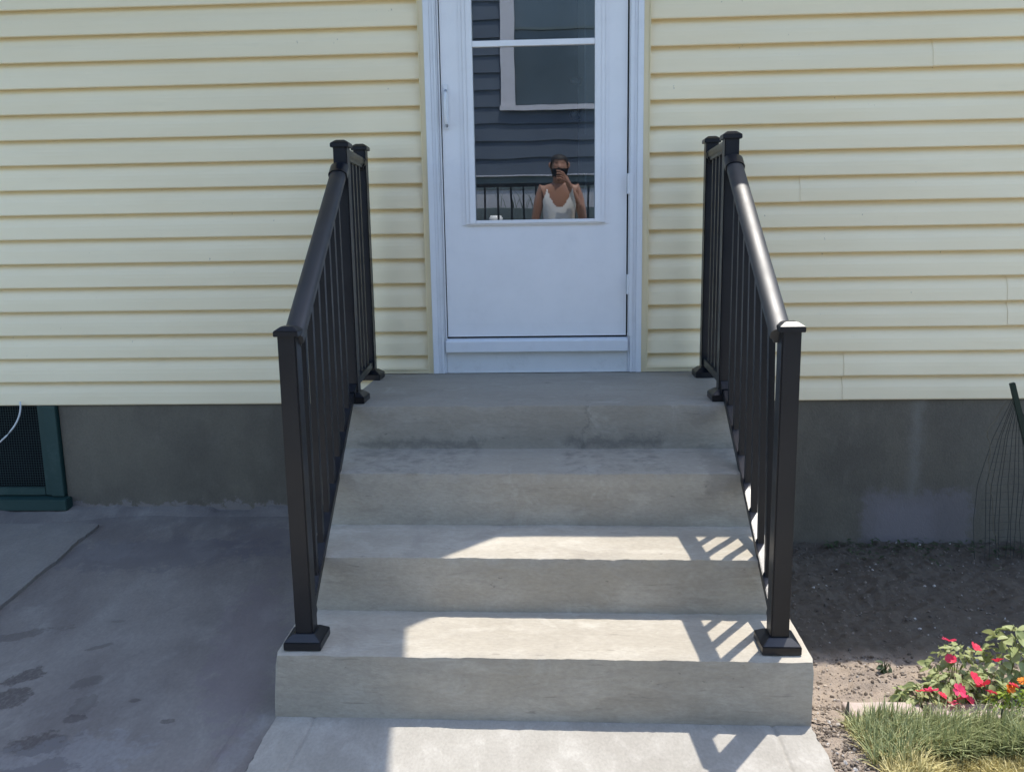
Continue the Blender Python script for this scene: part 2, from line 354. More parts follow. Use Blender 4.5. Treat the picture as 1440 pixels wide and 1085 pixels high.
# planting bed
xs = lin(.80, 2.7, 210)+lin(2.7, 7, 30)[1:]; ys = lin(-1.66, .02, 180)
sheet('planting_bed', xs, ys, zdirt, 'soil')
xs = lin(.79, 1.05, 40); ys = lin(-2.6, -1.64, 130)
sheet('bare_soil_strip', xs, ys, lambda x, y: -.016-.03*max(0, (x-.9))+.008*fr((x, y, 3), 20, 2), 'soil')
xs = lin(.98, 8, 30); ys = lin(-2.7, -1.655, 30)
sheet('lawn', xs, ys, lambda x, y: -.028+.006*nz((x, y, 0), 3), 'soil')

# clods and pebbles
ico = bmesh.new(); bmesh.ops.create_icosphere(ico, subdivisions=1, radius=1); ico.verts.ensure_lookup_table()
icoV = [v.co.copy() for v in ico.verts]; icoF = [tuple(v.index for v in f.verts) for f in ico.faces]; ico.free()
e = MB()
def clod(x, y, z, r):
    rot = Matrix.Rotation(random.random()*6.28, 3, 'Z') @ Matrix.Rotation(random.random()*3, 3, 'X'); sc = Vector((1, random.uniform(.6, 1), random.uniform(.4, .8)))
    sd_ = random.random()*50
    e.add([rot @ Vector((v.x*sc.x, v.y*sc.y, v.z*sc.z))*r*(1+.35*noise.noise(v*1.7+Vector((sd_, 0, 0))))+Vector((x, y, z)) for v in icoV], icoF)
for i in range(5200):
    x = random.uniform(.84, 2.9); y = random.uniform(-1.62, -.0) if random.random() < .55 else random.uniform(-1.62, -1.25)
    if x > 1.9 and y < -1.2: continue
    clod(x, y, zdirt(x, y)+.001, random.choice((.002, .003, .003, .004, .005, .008)))
for i in range(2600):
    x = random.uniform(.825, 1.0); y = random.uniform(-2.2, -1.56); clod(x, y, -.014, random.choice((.0015, .002, .002, .003, .003, .004, .006, .009 if random.random() < .3 else .003)))
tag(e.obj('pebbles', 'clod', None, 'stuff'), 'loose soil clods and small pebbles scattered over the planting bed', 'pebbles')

# ------------------------------------------------------------------ concrete steps
def rough_slab(name, top, bot, z0f, z1f, parent, pitch=.022, chip=.0035):
    """top / bot: four plan corners (fl, fr, br, bl); z1f(x, y) top height"""
    nx = 200; V = []; F = []
    def lerp(a, b, t): return (a[0]+(b[0]-a[0])*t, a[1]+(b[1]-a[1])*t)
    ny = max(6, int(abs(top[0][1]-top[3][1])/pitch)); nzz = 9
    idx = {}
    def vert(i, j, k):
        # i across, j back, k up ; surface points only
        key = (i, j, k)
        if key in idx: return idx[key]
        u, v, t = i/nx, j/ny, k/nzz
        a = lerp(lerp(top[0], top[1], u), lerp(top[3], top[2], u), v); b = lerp(lerp(bot[0], bot[1], u), lerp(bot[3], bot[2], u), v)
        x, y = lerp(b, a, t); z = z0f+(z1f(a[0], a[1])-z0f)*t
        p = Vector((x, y, z))
        q = .0022*nz(p, 9)+.0012*nz(p, 30)
        if j == 0: y += q+.0015*nz((x, 5, z), 22)
        if k == nzz: z += q*.8
        if i in (0, nx): x += q
        if k == nzz and j == 0:
            c = .0022+chip*(max(0, nz((x, 0, z*9), 17)))*1.6+.0016*nz((x, 0, z), 55)+.0012*nz((x, 3, z), 120)+.006*max(0, nz((x, 9, z*5), 28)-.42); y += c; z -= c
        if k == nzz and i in (0, nx): x += (.004 if i == 0 else -.004); z -= .002
        if j == 0 and i in (0, nx): x += (.004 if i == 0 else -.004); y += .002
        idx[key] = len(V); V.append((x, y, z)); return idx[key]
    def quad(a, b, c, d): F.append((a, b, c, d))
    for i in range(nx):
        for k in range(nzz): quad(vert(i, 0, k), vert(i+1, 0, k), vert(i+1, 0, k+1), vert(i, 0, k+1))
        for j in range(ny): quad(vert(i, j, nzz), vert(i+1, j, nzz), vert(i+1, j+1, nzz), vert(i, j+1, nzz))
    for j in range(ny):
        for k in range(nzz):
            quad(vert(0, j+1, k), vert(0, j, k), vert(0, j, k+1), vert(0, j+1, k+1)); quad(vert(nx, j, k), vert(nx, j+1, k), vert(nx, j+1, k+1), vert(nx, j, k+1))
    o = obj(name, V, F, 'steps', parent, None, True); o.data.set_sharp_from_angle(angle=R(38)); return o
steps = thing('concrete_steps', 'grey rendered concrete steps, four risers, leading up to the white door', 'steps', (.04, -.85, 0))
K = -.01295
def plan(yk, dl=0, dr=0):
    f = lambda x: yk+K*x
    return [(-.751+.01295*yk+dl, f(-.76)), (.8454+.01295*yk+dr, f(.83)), (.8454, -.003), (-.751, -.003)]
YS = [-.7494, -1.082, -1.3903, -1.6834]
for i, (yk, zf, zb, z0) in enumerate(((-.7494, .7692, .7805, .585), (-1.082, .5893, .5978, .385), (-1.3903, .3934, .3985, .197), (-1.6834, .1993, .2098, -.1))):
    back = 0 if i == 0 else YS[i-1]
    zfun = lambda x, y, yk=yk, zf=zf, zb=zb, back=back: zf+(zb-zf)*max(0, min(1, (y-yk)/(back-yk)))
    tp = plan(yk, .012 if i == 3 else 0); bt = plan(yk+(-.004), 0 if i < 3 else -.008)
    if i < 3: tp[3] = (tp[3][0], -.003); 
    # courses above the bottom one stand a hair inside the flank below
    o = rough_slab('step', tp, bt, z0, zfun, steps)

# ------------------------------------------------------------------ house
house = thing('house', 'house wall in pale yellow vinyl siding with white door and dark rendered foundation', 'house', (0, .3, 0))
EXP = .1143; ZS = .637
def board_profile(): # (y, z) from bottom lip up, z relative to the lip
    return [(.032, .007), (.004, .0005), (.001, .0), (-.0018, .0035), (-.0020, .008), (-.0004, .022), (.0016, .042), (.0045, .060), (.0095, .076), (.0165, .091), (.0235, .105), (.0285, .117), (.032, .130)]
def board(x0, x1, z, parent, proud=0, src=None):
    n = max(2, int((x1-x0)/.35)); V = []; pf = board_profile()
    for i in range(n+1):
        x = x0+(x1-x0)*i/n
        for y, dz in pf: V.append((x, y-proud, z+dz))
    m_ = len(pf); F = [(i*m_+j, (i+1)*m_+j, (i+1)*m_+j+1, i*m_+j+1) for i in range(n) for j in range(m_-1)]
    F += [tuple(range(m_-1, -1, -1)), tuple(range(n*m_, (n+1)*m_))]
    o = obj('siding_board', V, F, 'siding', parent, None, False, loc=(0, 0, z)); return o
seams = {16: 1.432, 15: 1.432+.002, 13: 2.16, 12: 2.15, 8: 1.20, 3: 1.75}
srcL = srcR = srcA = None
for k in range(16, -6, -1):
    z = ZS+EXP*(16-k); jit = random.uniform(-.0012, .0012)
    if srcL is None: srcL = board(-6.5, -.514, z, house)
    else: inst(srcL, (0, jit*.5, z), house)
    if k in seams:
        xs_ = seams[k]; board(.517, xs_+.03, z-.001, house, 0); board(xs_, 6.5, z+.0005, house, .002)
    elif srcR is None: srcR = board(.517, 6.5, z, house)
    else: inst(srcR, (0, jit*.5, z), house)
# sheathing behind, upper wall, foundation
e = MB(); e.box(-6.5, -.48, .033, .12, .661, 4.2); e.box(.48, 6.5, .033, .12, .661, 3.2); e.box(-.48, .48, .019, .12, 3.06, 4.2); e.box(-6.5, .9, -.001, .018, 3.17, 4.2)
e.obj('wall', 'siding', house)
# foundation with an opening for the cellar window
e = MB(); e.box(-6.5, -3.35, .010, .14, -.16, .640); e.box(-3.35, -2.36, .010, .14, -.16, .16); e.box(-2.36, 6.5, .010, .14, -.16, .640); e.box(-6.5, 6.5, .034, .14, .6405, .66)
e.obj('foundation', 'found', house)
# J channels and starter strips beside the door
for sx, (xa, xb) in ((-1, (-.5155, -.489)), (1, (.489, .519))):
    e = MB(); e.box(xa, xb, -.010, .032, .781, 3.1)
    xi = xa if sx > 0 else xb; xo = xb if sx > 0 else xa
    e.box(min(xi, xi+sx*.007), max(xi, xi+sx*.007), -.018, -.0095, .781, 3.1)
    e.box(min(xo, xo-sx*.004), max(xo, xo-sx*.004), -.0165, -.0095, .80, 3.1)
    e.obj('trim_channel', 'jchan', house, bev=.0012)
    e = MB(); x0, x1 = (-.80, -.512) if sx < 0 else (.514, .83)
    e.box(x0, x1, -.014, -.002, .783, .803); e.box(x0, x1, -.019, -.0135, .799, .8055); e.obj('starter_strip', 'jchan', house, bev=.001)
# casing: brickmould with steps towards the door
for sx in (-1, 1):
    e = MB()
    P = lambda a, b: (min(sx*a, sx*b), max(sx*a, sx*b))
    e.box(*P(.4885, .462), -.026, .02, .782, 3.05); e.box(*P(.462, .448), -.022, .02, .782, 3.05)
    e.box(*P(.448, .436), -.026, .02, .782, 3.05); e.box(*P(.436, .4265), -.014, .03, .782, 3.05)
    e.obj('door_casing', 'white2', house, bev=.0015)
e = MB(); e.box(-.4885, .4885, -.026, .02, 3.052, 3.12); e.obj('door_casing', 'white2', house)
# z-bar edges beside the door leaf
for a, b in ((-.4262, -.4225), (.4262, .4300)):
    MB().box(a, b, -.020, .03, .945, 3.04).obj('z_bar', 'white', house)
# threshold and kick board
e = MB(); e.prism([(-.030, .938), (-.036, .934), (-.036, .885), (-.030, .882), (.02, .882), (.02, .948), (-.012, .944)], (-.4255, 0, 0), (.4255, 0, 0), side=(0, 1, 0), vert=True)
fixn(e.obj('threshold', 'white2', house, bev=.0012))
e = MB(); e.box(-.4255, .4255, -.012, .02, .783, .8815); e.box(-.415, .42, -.018, -.0118, .783, .789); e.obj('kick_board', 'kick', house, bev=.001)
MB().box(-.4215, .4215, .012, .05, .936, .962).obj('door_gap', 'dark', house)
MB().box(-.4223, -.4165, .012, .05, .962, 3.04).obj('door_gap', 'dark', house); MB().box(.4195, .4258, .012, .05, .962, 3.04).obj('door_gap', 'dark', house)
# storm door leaf
door = obj('storm_door', *(lambda e: (e.V, e.F))(MB().box(-.4175, -.300, -.006, .030, .9555, 3.035).box(.300, .4185, -.006, .030, .9555, 3.035).box(-.300, .300, -.006, .030, .9555, 1.49).box(-.300, .300, -.006, .030, 2.92, 3.035)), 'white', house)
e = MB()
for (a, b, y) in ((.334, .318, -.010), (.318, .300, -.016), (.300, .273, -.021)):
    for sx in (-1, 1):
        xa, xb = sorted((sx*a, sx*b)); zb_ = 1.4655+(.334-a)*.35
        e.box(xa, xb, y, .006, zb_+.004 if a > .3 else zb_+.0, 2.93)
    e.box(-b, b, y+.0007, .006, 1.4655+(.334-a)*.35, 1.4655+(.334-b)*.35+.0005)
ins = e.obj('window_insert', 'white', door, bev=.0012)
MB().box(-.2725, .2725, -.019, .003, 2.2505, 2.276).obj('muntin', 'white', door, bev=.0015)
MB().box(-.2725, .2725, -.0195, .003, 1.484, 1.493).obj('bottom_rail', 'white', door, bev=.001)
# panes lean very slightly, as loose storm panes do
tl = math.tan(R(1.6))
for z0, z1, yc in ((1.49, 2.255, 1.95), (2.27, 2.925, 2.6)):
    f = lambda z: .004 - (z-yc)*tl
    e = MB(); V = [(-.2735, f(z0), z0), (.2735, f(z0), z0), (.2735, f(z1), z1), (-.2735, f(z1), z1)]
    obj('glass_pane', V, [(0, 1, 2, 3)], 'glass', door)
# handle
e = MB(); e.box(-.409, -.385, -.012, -.0055, 1.90, 2.098); hd = e.obj('handle', 'white2', door, bev=.003)
e = MB(); e.tube([(-.397, -.010, 2.07), (-.397, -.038, 2.055), (-.397, -.047, 2.02), (-.397, -.047, 1.955), (-.397, -.036, 1.925), (-.397, -.010, 1.915)], .0075, 8); e.obj('pull', 'white2', hd, smooth=True)
MB().tube([(-.393, -.005, 1.918), (-.393, -.015, 1.918)], .005, 10).obj('key_cylinder', 'steel', hd)
MB().tube([(-.3005, -.005, 2.035), (-.3005, -.0125, 2.035)], .0035, 8).obj('screw', 'dark', door)
MB().box(-.405, .405, -.0072, -.005, 1.012, 1.0145).obj('kick_seam', 'white', door)
for z in (1.645, 1.193):
    e = MB(); e.box(.4200, .4440, -.0300, -.0245, z-.045, z+.045); e.tube([(.4225, -.029, z-.045), (.4225, -.029, z+.045)], .0045, 8); e.obj('hinge', 'white2', house)
MB().box(.4305, .4475, -.0285, -.0200, .953, 3.04).obj('hinge_rail', 'white2', house, bev=.0012)
MB().box(-.4475, -.4320, -.0245, -.0150, .953, 3.04).obj('latch_rail', 'white2', house, bev=.0012)
# the hallway behind the glass
e = MB()
e.add([(-.6, .13, .9), (-.6, 2.4, .9), (-.6, 2.4, 3.1), (-.6, .13, 3.1)], [(0, 1, 2, 3)]); e.add([(.7, .13, .9), (.7, 2.4, .9), (.7, 2.4, 3.1), (.7, .13, 3.1)], [(3, 2, 1, 0)])
e.add([(-.6, 2.4, .9), (.7, 2.4, .9), (.7, 2.4, 3.1), (-.6, 2.4, 3.1)], [(0, 1, 2, 3)]); e.add([(-.6, .03, .93), (.7, .03, .93), (.7, 2.4, .93), (-.6, 2.4, .93)], [(0, 1, 2, 3)])
e.add([(-.6, .03, 3.09), (.7, .03, 3.09), (.7, 2.4, 3.09), (-.6, 2.4, 3.09)], [(3, 2, 1, 0)])
e.obj('hallway', 'inroom', house)
a0 = Vector((.405, .12, 0)); a1 = Vector((.225, .88, 0)); dn = (a1-a0).normalized(); sdn = Vector((dn.y, -dn.x, 0))
e = MB()
def dbox(t0, t1, s0, s1, z0, z1): # along door, thickness
    V = [tuple(a0+dn*t+sdn*s_+Vector((0, 0, z))) for z in (z0, z1) for s_ in (s0, s1) for t in (t0, t1)]
    e.add(V, [(0, 2, 3, 1), (4, 5, 7, 6), (0, 1, 5, 4), (2, 6, 7, 3), (0, 4, 6, 2), (1, 3, 7, 5)])
dbox(0, .78, 0, .042, .95, 2.98)
for z0, z1 in ((1.05, 1.75), (1.95, 2.85)): 
    dbox(.12, .14, -.008, .0, z0, z1); dbox(.62, .64, -.008, .0, z0, z1)
idr = fixn(e.obj('inner_door', 'indoor', house))
k0 = a0+dn*.71
for z, r, nm in ((2.06, .026, 'door_knob'), (2.235, .018, 'deadbolt')):
    e = MB()
    e.tube([k0-sdn*.002+Vector((0, 0, z)), k0-sdn*.012+Vector((0, 0, z))], r*1.2, 12); e.tube([k0-sdn*.012+Vector((0, 0, z)), k0-sdn*.04+Vector((0, 0, z)), k0-sdn*.06+Vector((0, 0, z))], r, 12, [.5, 1, .8])
    e.obj(nm, 'steel', idr, smooth=True)
# roof: low eave over the door side; unseen slab added at left, outlined to cast the shade
e = MB(); e.box(-6.6, 6.6, -.41, 6, 3.2, 3.34); e.obj('eave', 'roof', house); MB().box(-6.6, 6.6, -.425, -.41, 3.19, 3.36).obj('gutter', 'soffit', house)
H = 4.2; sh = lambda x, y: (x+.188*H, y+.261*H)
pts = [(-7, 6)]+[(-7, sh(0, -2.45)[1])]+[sh(-.30, -2.45), sh(-.40, -1.75), sh(-.43, -1.55), sh(-.325, -1.445), sh(-.165, -1.265), sh(-.15, -1.25), (sh(-.15, 0)[0], 6)]
n = len(pts); fixn(obj('shade_slab', [(x, y, H) for x, y in pts]+[(x, y, H+.15) for x, y in pts], [tuple(range(n-1, -1, -1)), tuple(range(n, 2*n))]+[(i, (i+1) % n, n+(i+1) % n, n+i) for i in range(n)], 'roof', house))
MB().box(-6.5, 6.5, 5.8, 5.95, -.16, 3.3).obj('rear_wall', 'siding', house)
MB().box(6.4, 6.5, .12, 5.8, -.16, 3.2).obj('side_wall', 'siding', house); MB().box(-6.5, -6.4, .12, 5.8, -.16, 4.2).obj('side_wall', 'siding', house)

# cellar window
cw = thing('cellar_window', 'dark green wooden cellar window with wire mesh and worn sill, low on the foundation', 'window', (-2.8, .0, .1))
e = MB(); e.box(-2.432, -2.366, -.0100, .06, .176, .6355); e.box(-3.35, -3.285, -.0100, .06, .176, .6355); e.box(-3.285, -2.432, .006, .06, .652, .668); fr_ = e.obj('frame', 'green', cw, bev=.003)
e = MB(); e.box(-2.468, -2.4335, .004, .03, .178, .655); e.box(-3.284, -3.245, .004, .03, .178, .655); e.box(-3.245, -2.468, .004, .03, .178, .218); e.box(-3.245, -2.468, .004, .03, .645, .655); e.obj('sash', 'green', cw, bev=.003)
e = MB(); V, F = boxvf(-3.40, -2.340, -.045, .05, .112, .174); V = [(x, y, z-(.006 if y < 0 and z > .15 else 0)) for x, y, z in V]; e.add(V, F); e.obj('sill', 'green', cw, bev=.004)
e = MB(); x = -3.245
while x < -2.468: e.box(x, x+.0016, .0135, .0150, .218, .65); x += .0127
z = .218
while z < .65: e.box(-3.245, -2.468, .0120, .0135, z, z+.0016); z += .0127
e.obj('wire_mesh', 'mesh', cw, 'stuff')
MB().box(-3.25, -2.46, .09, .1, .2, .66).obj('pane', 'dark', cw)
e = MB(); e.tube([(-2.535+.02*math.sin(t*1.2)-.30*(t**2.0)*.62, -.014-.02*t, .66-.235*t) for t in [i/14 for i in range(15)]], .0042, 7)
tag(e.obj('cable', 'cable', smooth=True), 'thin white cable hanging in a curve from under the siding over the green cellar window', 'cable')

# ------------------------------------------------------------------ railings
LOAF = [(-.018, 0), (.018, 0), (.0195, .010), (.029, .016)]+[(.030*math.cos(t)**1 if abs(math.cos(t)) < .999 else .030*math.cos(t), .031+.018*math.sin(t)) for t in [math.pi*i/24 for i in range(25)]]+[(-.029, .016), (-.0195, .010)]
COLLAR = [(a*1.18, (b-.025)*1.2+.025) for a, b in LOAF]
SQ = lambda w_, h: [(-w_/2, 0), (w_/2, 0), (w_/2, h), (-w_/2, h)]
def frustum(c, w0, z0, w1, z1):
    x, y = c; V = [(x+a*w0, y+b*w0, z0) for a, b in ((-1, -1), (1, -1), (1, 1), (-1, 1))]+[(x+a*w1, y+b*w1, z1) for a, b in ((-1, -1), (1, -1), (1, 1), (-1, 1))]
    return V, [(3, 2, 1, 0), (4, 5, 6, 7), (0, 1, 5, 4), (1, 2, 6, 5), (2, 3, 7, 6), (3, 0, 4, 7)]
def railing(label, Fp, Ep, Wp, rf, re, zb_f, zb_e):
    t = thing('railing', label, 'railing', (Fp[0], -.85, .2), 'black metal railings beside the steps')
    for (x, y, zb_, zt) in (Fp, Ep, Wp):
        p = MB().box(x-.027, x+.027, y-.027, y+.027, zb_+.004, zt-.022).obj('post', 'black', t, bev=.004)
        e = MB(); e.add(*frustum((x, y), .0355, zt-.028, .0355, zt-.013)); e.add(*frustum((x, y), .0355, zt-.0128, .017, zt)); e.obj('cap', 'black', p, bev=.0015)
        e = MB(); e.add(*frustum((x, y), .0565, zb_, .0565, zb_+.024)); e.add(*frustum((x, y), .056, zb_+.0245, .033, zb_+.042)); e.obj('base_cover', 'black', p, bev=.0015)
    ya, yb = Fp[1]+.026, Ep[1]-.026
    # sloping handrail
    za, zb_ = 1.115, 1.115+.60*(yb-ya)
    A = Vector((rf, ya, za)); B = Vector((re, yb, zb_)); d = (B-A).normalized()
    o = MB().prism(LOAF, A-d*.01, B+d*.005).obj('handrail', 'railtop', t)
    fixn(o)
    fixn(MB().prism(COLLAR, B-d*.05, B+d*.012).obj('bracket', 'black', t))
    for pl in o.data.polygons: pl.use_smooth = True
    o.data.set_sharp_from_angle(angle=R(32))
    # sloping bottom rail
    A2 = Vector((Fp[0], ya, zb_f)); B2 = Vector((Ep[0], yb, zb_e)); d2 = (B2-A2).normalized()
    fixn(MB().prism(SQ(.034, .030), A2-d2*.01, B2+d2*.01).obj('bottom_rail', 'black', t, bev=.002))
    fixn(MB().prism([(a*1.25, b*1.3-.004) for a, b in SQ(.034, .030)], A2-d2*.012, A2+d2*.035).obj('bracket', 'black', t)); fixn(MB().prism([(a*1.25, b*1.3-.004) for a, b in SQ(.034, .030)], B2-d2*.035, B2+d2*.012).obj('bracket', 'black', t))
    n = 7; src = None; gap = (yb-ya)/(n+1)
    for i in range(1, n+1):
        y = ya+gap*i; f = (y-ya)/(yb-ya); xt = rf+(re-rf)*f; xb = Fp[0]+(Ep[0]-Fp[0])*f
        z0 = zb_f+(zb_e-zb_f)*f+.012; z1 = za+(B.z-A.z)*f+.014
        e = MB(); hw = .0095
        V = [(xb+a*hw, y+b*hw, z0) for a, b in ((-1, -1), (1, -1), (1, 1), (-1, 1))]+[(xt+a*hw, y+b*hw, z1) for a, b in ((-1, -1), (1, -1), (1, 1), (-1, 1))]
        e.add(V, [(3, 2, 1, 0), (4, 5, 6, 7), (0, 1, 5, 4), (1, 2, 6, 5), (2, 3, 7, 6), (3, 0, 4, 7)]); e.obj('baluster', 'black', t)
    # level section on the landing
    y0, y1 = Ep[1]+.026, Wp[1]-.026; P = lambda y, z: Vector((Ep[0]+(Wp[0]-Ep[0])*(y-Ep[1])/(Wp[1]-Ep[1]), y, z))
    o = fixn(MB().prism([(a*.72, b) for a, b in LOAF], P(y0, 1.722), P(y1, 1.727)).obj('top_rail', 'black', t))
    for yy_, s_ in ((y0, 1), (y1, -1)): fixn(MB().prism([(a*.82, (b-.022)*1.12+.022) for a, b in LOAF], P(yy_-.001*s_, 1.7225), P(yy_+.03*s_, 1.7225)).obj('bracket', 'black', t))
    fixn(MB().prism(SQ(.034, .034), P(y0, .826), P(y1, .830)).obj('bottom_rail', 'black', t, bev=.002))
    for i in range(1, 5):
        p = P(y0+(y1-y0)*i/5, 0); MB().box(p.x-.0095, p.x+.0095, p.y-.0095, p.y+.0095, .845, 1.735).obj('baluster', 'black', t)
    return t
railing('black metal railing on the left of the steps, wholly in shade', (-.681, -1.598, .203, 1.174), (-.7315, -.647, .771, 1.792), (-.771, -.128, .779, 1.832), -.672, -.734, .268, .268+.605*.897)
railing('black metal railing on the right of the steps, its handrail gleaming in the sun', (.737, -1.604, .203, 1.172), (.752, -.652, .771, 1.792), (.773, -.132, .779, 1.832), .716, .756, .268, .268+.605*.90)

# ------------------------------------------------------------------ edging stones
def stone(x0, x1, y0, y1, z1, label, rot=0):
    cx, cy = (x0+x1)/2, (y0+y1)/2; nx, ny = 14, 5; V = []; F = []
    bm = bmesh.new(); bmesh.ops.create_cube(bm, size=1); bmesh.ops.subdivide_edges(bm, edges=bm.edges, cuts=5, use_grid_fill=True)
    for v in bm.verts:
        v.co = Vector((v.co.x*(x1-x0), v.co.y*(y1-y0), v.co.z*.06)); l = 1
        q = noise.noise(v.co*20+Vector((x0*9, 0, 0)))*.004+noise.noise(v.co*60)*.002; v.co += v.co.normalized()*q
    bmesh.ops.rotate(bm, verts=bm.verts, cent=(0, 0, 0), matrix=Matrix.Rotation(rot, 3, 'Z'))
    me = bpy.data.meshes.new('edging_stone'); bm.to_mesh(me); bm.free(); me.materials.append(M['stone'])
    for p in me.polygons: p.use_smooth = True
    o = bpy.data.objects.new('edging_stone', me); o.location = (cx, cy, z1-.03); COL.objects.link(o)
    return bevel(tag(o, label, 'edging stone', 'edging stones along the flower bed'), .004, 1)
stone(.945, 1.170, -1.655, -1.575, .012, 'sandy edging stone nearest the concrete steps, bare soil behind it', .02)
stone(1.192, 1.40, -1.660, -1.585, .016, 'pale edging stone in front of the red flowers, second from the steps', -.02)
stone(1.405, 1.63, -1.668, -1.592, .014, 'pale edging stone by the yellow green plant at the right edge of the photo', -.03)

# ------------------------------------------------------------------ grass
def blades(n, xr, yr, hr, mat, label, cat, lean=1.15, cond=None, wd=.0019, name='grass', z0=-.028):
    e = MB(); k = 0
    while k < n:
        x = random.uniform(*xr); y = random.uniform(*yr)
        if cond and not cond(x, y): continue
        k += 1; h = random.uniform(*hr)*(1+.5*nz((x, y, 0), 9)); a = random.gauss(nz((x, y, 0), 3)*4, 1.2); dx, dy = math.cos(a), math.sin(a); l = random.random()**1.3*lean
        w_ = wd*random.uniform(.7, 1.5); px, py = -dy*w_, dx*w_; V = []
        for t in (0, .4, .75): 
            r = l*h*t**1.8; zz = z0+h*(t-.35*l*t*t); q = 1-t*.6
            V += [(x+dx*r-px*q, y+dy*r-py*q, zz), (x+dx*r+px*q, y+dy*r+py*q, zz)]
        V.append((x+dx*l*h*1.0, y+dy*l*h*1.0, z0+h*(1-.35*l)))
        e.add(V, [(0, 1, 3, 2), (2, 3, 5, 4), (4, 5, 6)])
    return tag(e.obj(name, mat, None, 'stuff'), label, cat)
edge = lambda x, y: x > .935+.05*nz((0, y, 0), 8)+.03*max(0, -1.72-y)*6*.3
bl = lambda x: -1.818+.012*nz((x, 0, 0), 9)
blades(7000, (.93, 1.75), (-1.87, -1.665), (.045, .11), 'grass', 'strip of long green grass in front of the edging stones', 'grass', cond=lambda x, y: edge(x, y) and (x < 1.04 or y > bl(x)) and (x > 1.05 or random.random() < .75))
blades(2600, (.90, 1.22), (-2.3, -1.66), (.04, .08), 'straw', 'pale drying grass blades beside the bare soil by the path', 'grass', cond=lambda x, y: edge(x, y) and (x < 1.06 or y > bl(x)) and random.random() < 1.25-(x-.9)*3.2)
blades(16000, (1.0, 1.8), (-2.1, -1.79), (.018, .045), 'straw', 'short yellowed lawn in front of the long green grass', 'lawn grass', cond=lambda x, y: y < bl(x)+.02, wd=.0018, name='lawn_grass')

# ------------------------------------------------------------------ flowers
def leafmesh(name, l, wd, mat, cup=.25, n=5):
    V = []; F = []
    for i in range(n+1):
        t = i/n; ww = wd*math.sin(math.pi*min(1, t*.92+.06))**.8*(1-.15*t); z = -cup*l*t*t+.1*l*t
        V += [(-ww, t*l, z+ww*.35), (0, t*l, z), (ww, t*l, z+ww*.35)]
    for i in range(n): a = i*3; F += [(a, a+1, a+4, a+3), (a+1, a+2, a+5, a+4)]
    me = bpy.data.meshes.new(name); me.from_pydata(V, [], F); me.materials.append(M[mat])
    for p in me.polygons: p.use_smooth = True
    return me
def flowermesh(r, mat, n=5):
    e = MB()
    for k in range(n):
        a = k*2*math.pi/n; ca, sa = math.cos(a), math.sin(a)
        P = [(0, .0), (.40, -.38), (.80, -.56), (1.08, -.28), (.90, 0), (1.04, .26), (.86, .57), (.40, .38)]; q = random.uniform(-.25, .45)
        V = [((u*ca-v*sa)*r, (u*sa+v*ca)*r, (.1+q*u*u+.38*abs(v)*(1 if k % 2 else .4)+.05*k)*r) for u, v in P]; e.add(V, [(0, 1, 2, 4), (2, 3, 4), (0, 4, 6, 7), (4, 5, 6)])
    e.tube([(0, 0, 0), (0, 0, .3*r)], .12*r, 6)
    me = bpy.data.meshes.new('flower'); me.from_pydata(e.V, [], e.F); me.materials.append(M[mat]); return me
LM = [leafmesh('leaf', .030, .0105, 'leaf'), leafmesh('leaf', .036, .0125, 'leaf', .45), leafmesh('leaf', .024, .009, 'leaf', .1)]
LY = [leafmesh('leaf', .016, .0045, 'leafy', .2, 3), leafmesh('leaf', .014, .004, 'leafy', .4, 3)]
LB = [leafmesh('leaf', .040, .016, 'leaf', .35), leafmesh('leaf', .046, .018, 'leaf', .2)]
FM = {'red': flowermesh(.019, 'red'), 'pink': flowermesh(.0195, 'pink'), 'orange': flowermesh(.013, 'orange', 9)}
def place(me, p, parent, rot, sc=1, nm=None):
    o = bpy.data.objects.new(nm or me.name.split('.')[0], me); o.location = Vector(p)-rootloc(parent); o.rotation_euler = rot; o.scale = (sc,)*3; return link(o, parent)
def plant(name, label, cat, c, rx, ry, h, nl, LMs, flowers, group=None, sc=1, stems=8, leafm='leaf'):
    t = thing(name, label, cat, c, group); e = MB()
    for i in range(stems):
        a = random.random()*6.28; q = random.random()**.5
        e.tube([(c[0], c[1], c[2]-.02), (c[0]+rx*.4*q*math.cos(a), c[1]+ry*.4*q*math.sin(a), c[2]+h*.5), (c[0]+rx*.9*q*math.cos(a), c[1]+ry*.9*q*math.sin(a), c[2]+h*.9)], .0015, 5)
    e.obj('stem', leafm, t)
    for i in range(nl):
        a = random.random()*6.28; q = random.random()**.6; zf = math.sqrt(max(0, 1-q*q*.85))
        z = c[2]+h*zf*random.choice((1, 1, .85, .6, .3)); p = (c[0]+rx*q*math.cos(a), c[1]+ry*q*math.sin(a), z)
        place(random.choice(LMs), p, t, (random.gauss(-.25, .4), random.gauss(0, .4), a-1.57+random.gauss(0, .6)), sc*random.uniform(.7, 1.25))
    for k, (x, y, z, s_) in flowers:
        place(FM[k], (x, y, z), t, (random.uniform(.45, .9), random.gauss(0, .3), random.random()*6), s_)
    return t
G = 'flowering plants in the bed behind the edging stones'
plant('impatiens', 'low leafy impatiens with one pinkish red bloom, nearest the steps', 'flowering plant', (1.205, -1.545, -.005), .085, .045, .05, 120, LM, [('red', (1.228, -1.60, .045, .7)), ('pink', (1.198, -1.600, .058, 1.1)), ('red', (1.172, -1.585, .05, .6))], G, .8)
plant('impatiens', 'impatiens with three pink blooms in the middle of the flower clump', 'flowering plant', (1.295, -1.535, -.005), .07, .05, .085, 110, LM, [('red', (1.300, -1.615, .04, .8)), ('pink', (1.274, -1.605, .064, 1.1)), ('pink', (1.285, -1.615, .045, .9)), ('pink', (1.258, -1.62, .030, .95)), ('red', (1.322, -1.59, .095, 1.15))], G, .85)
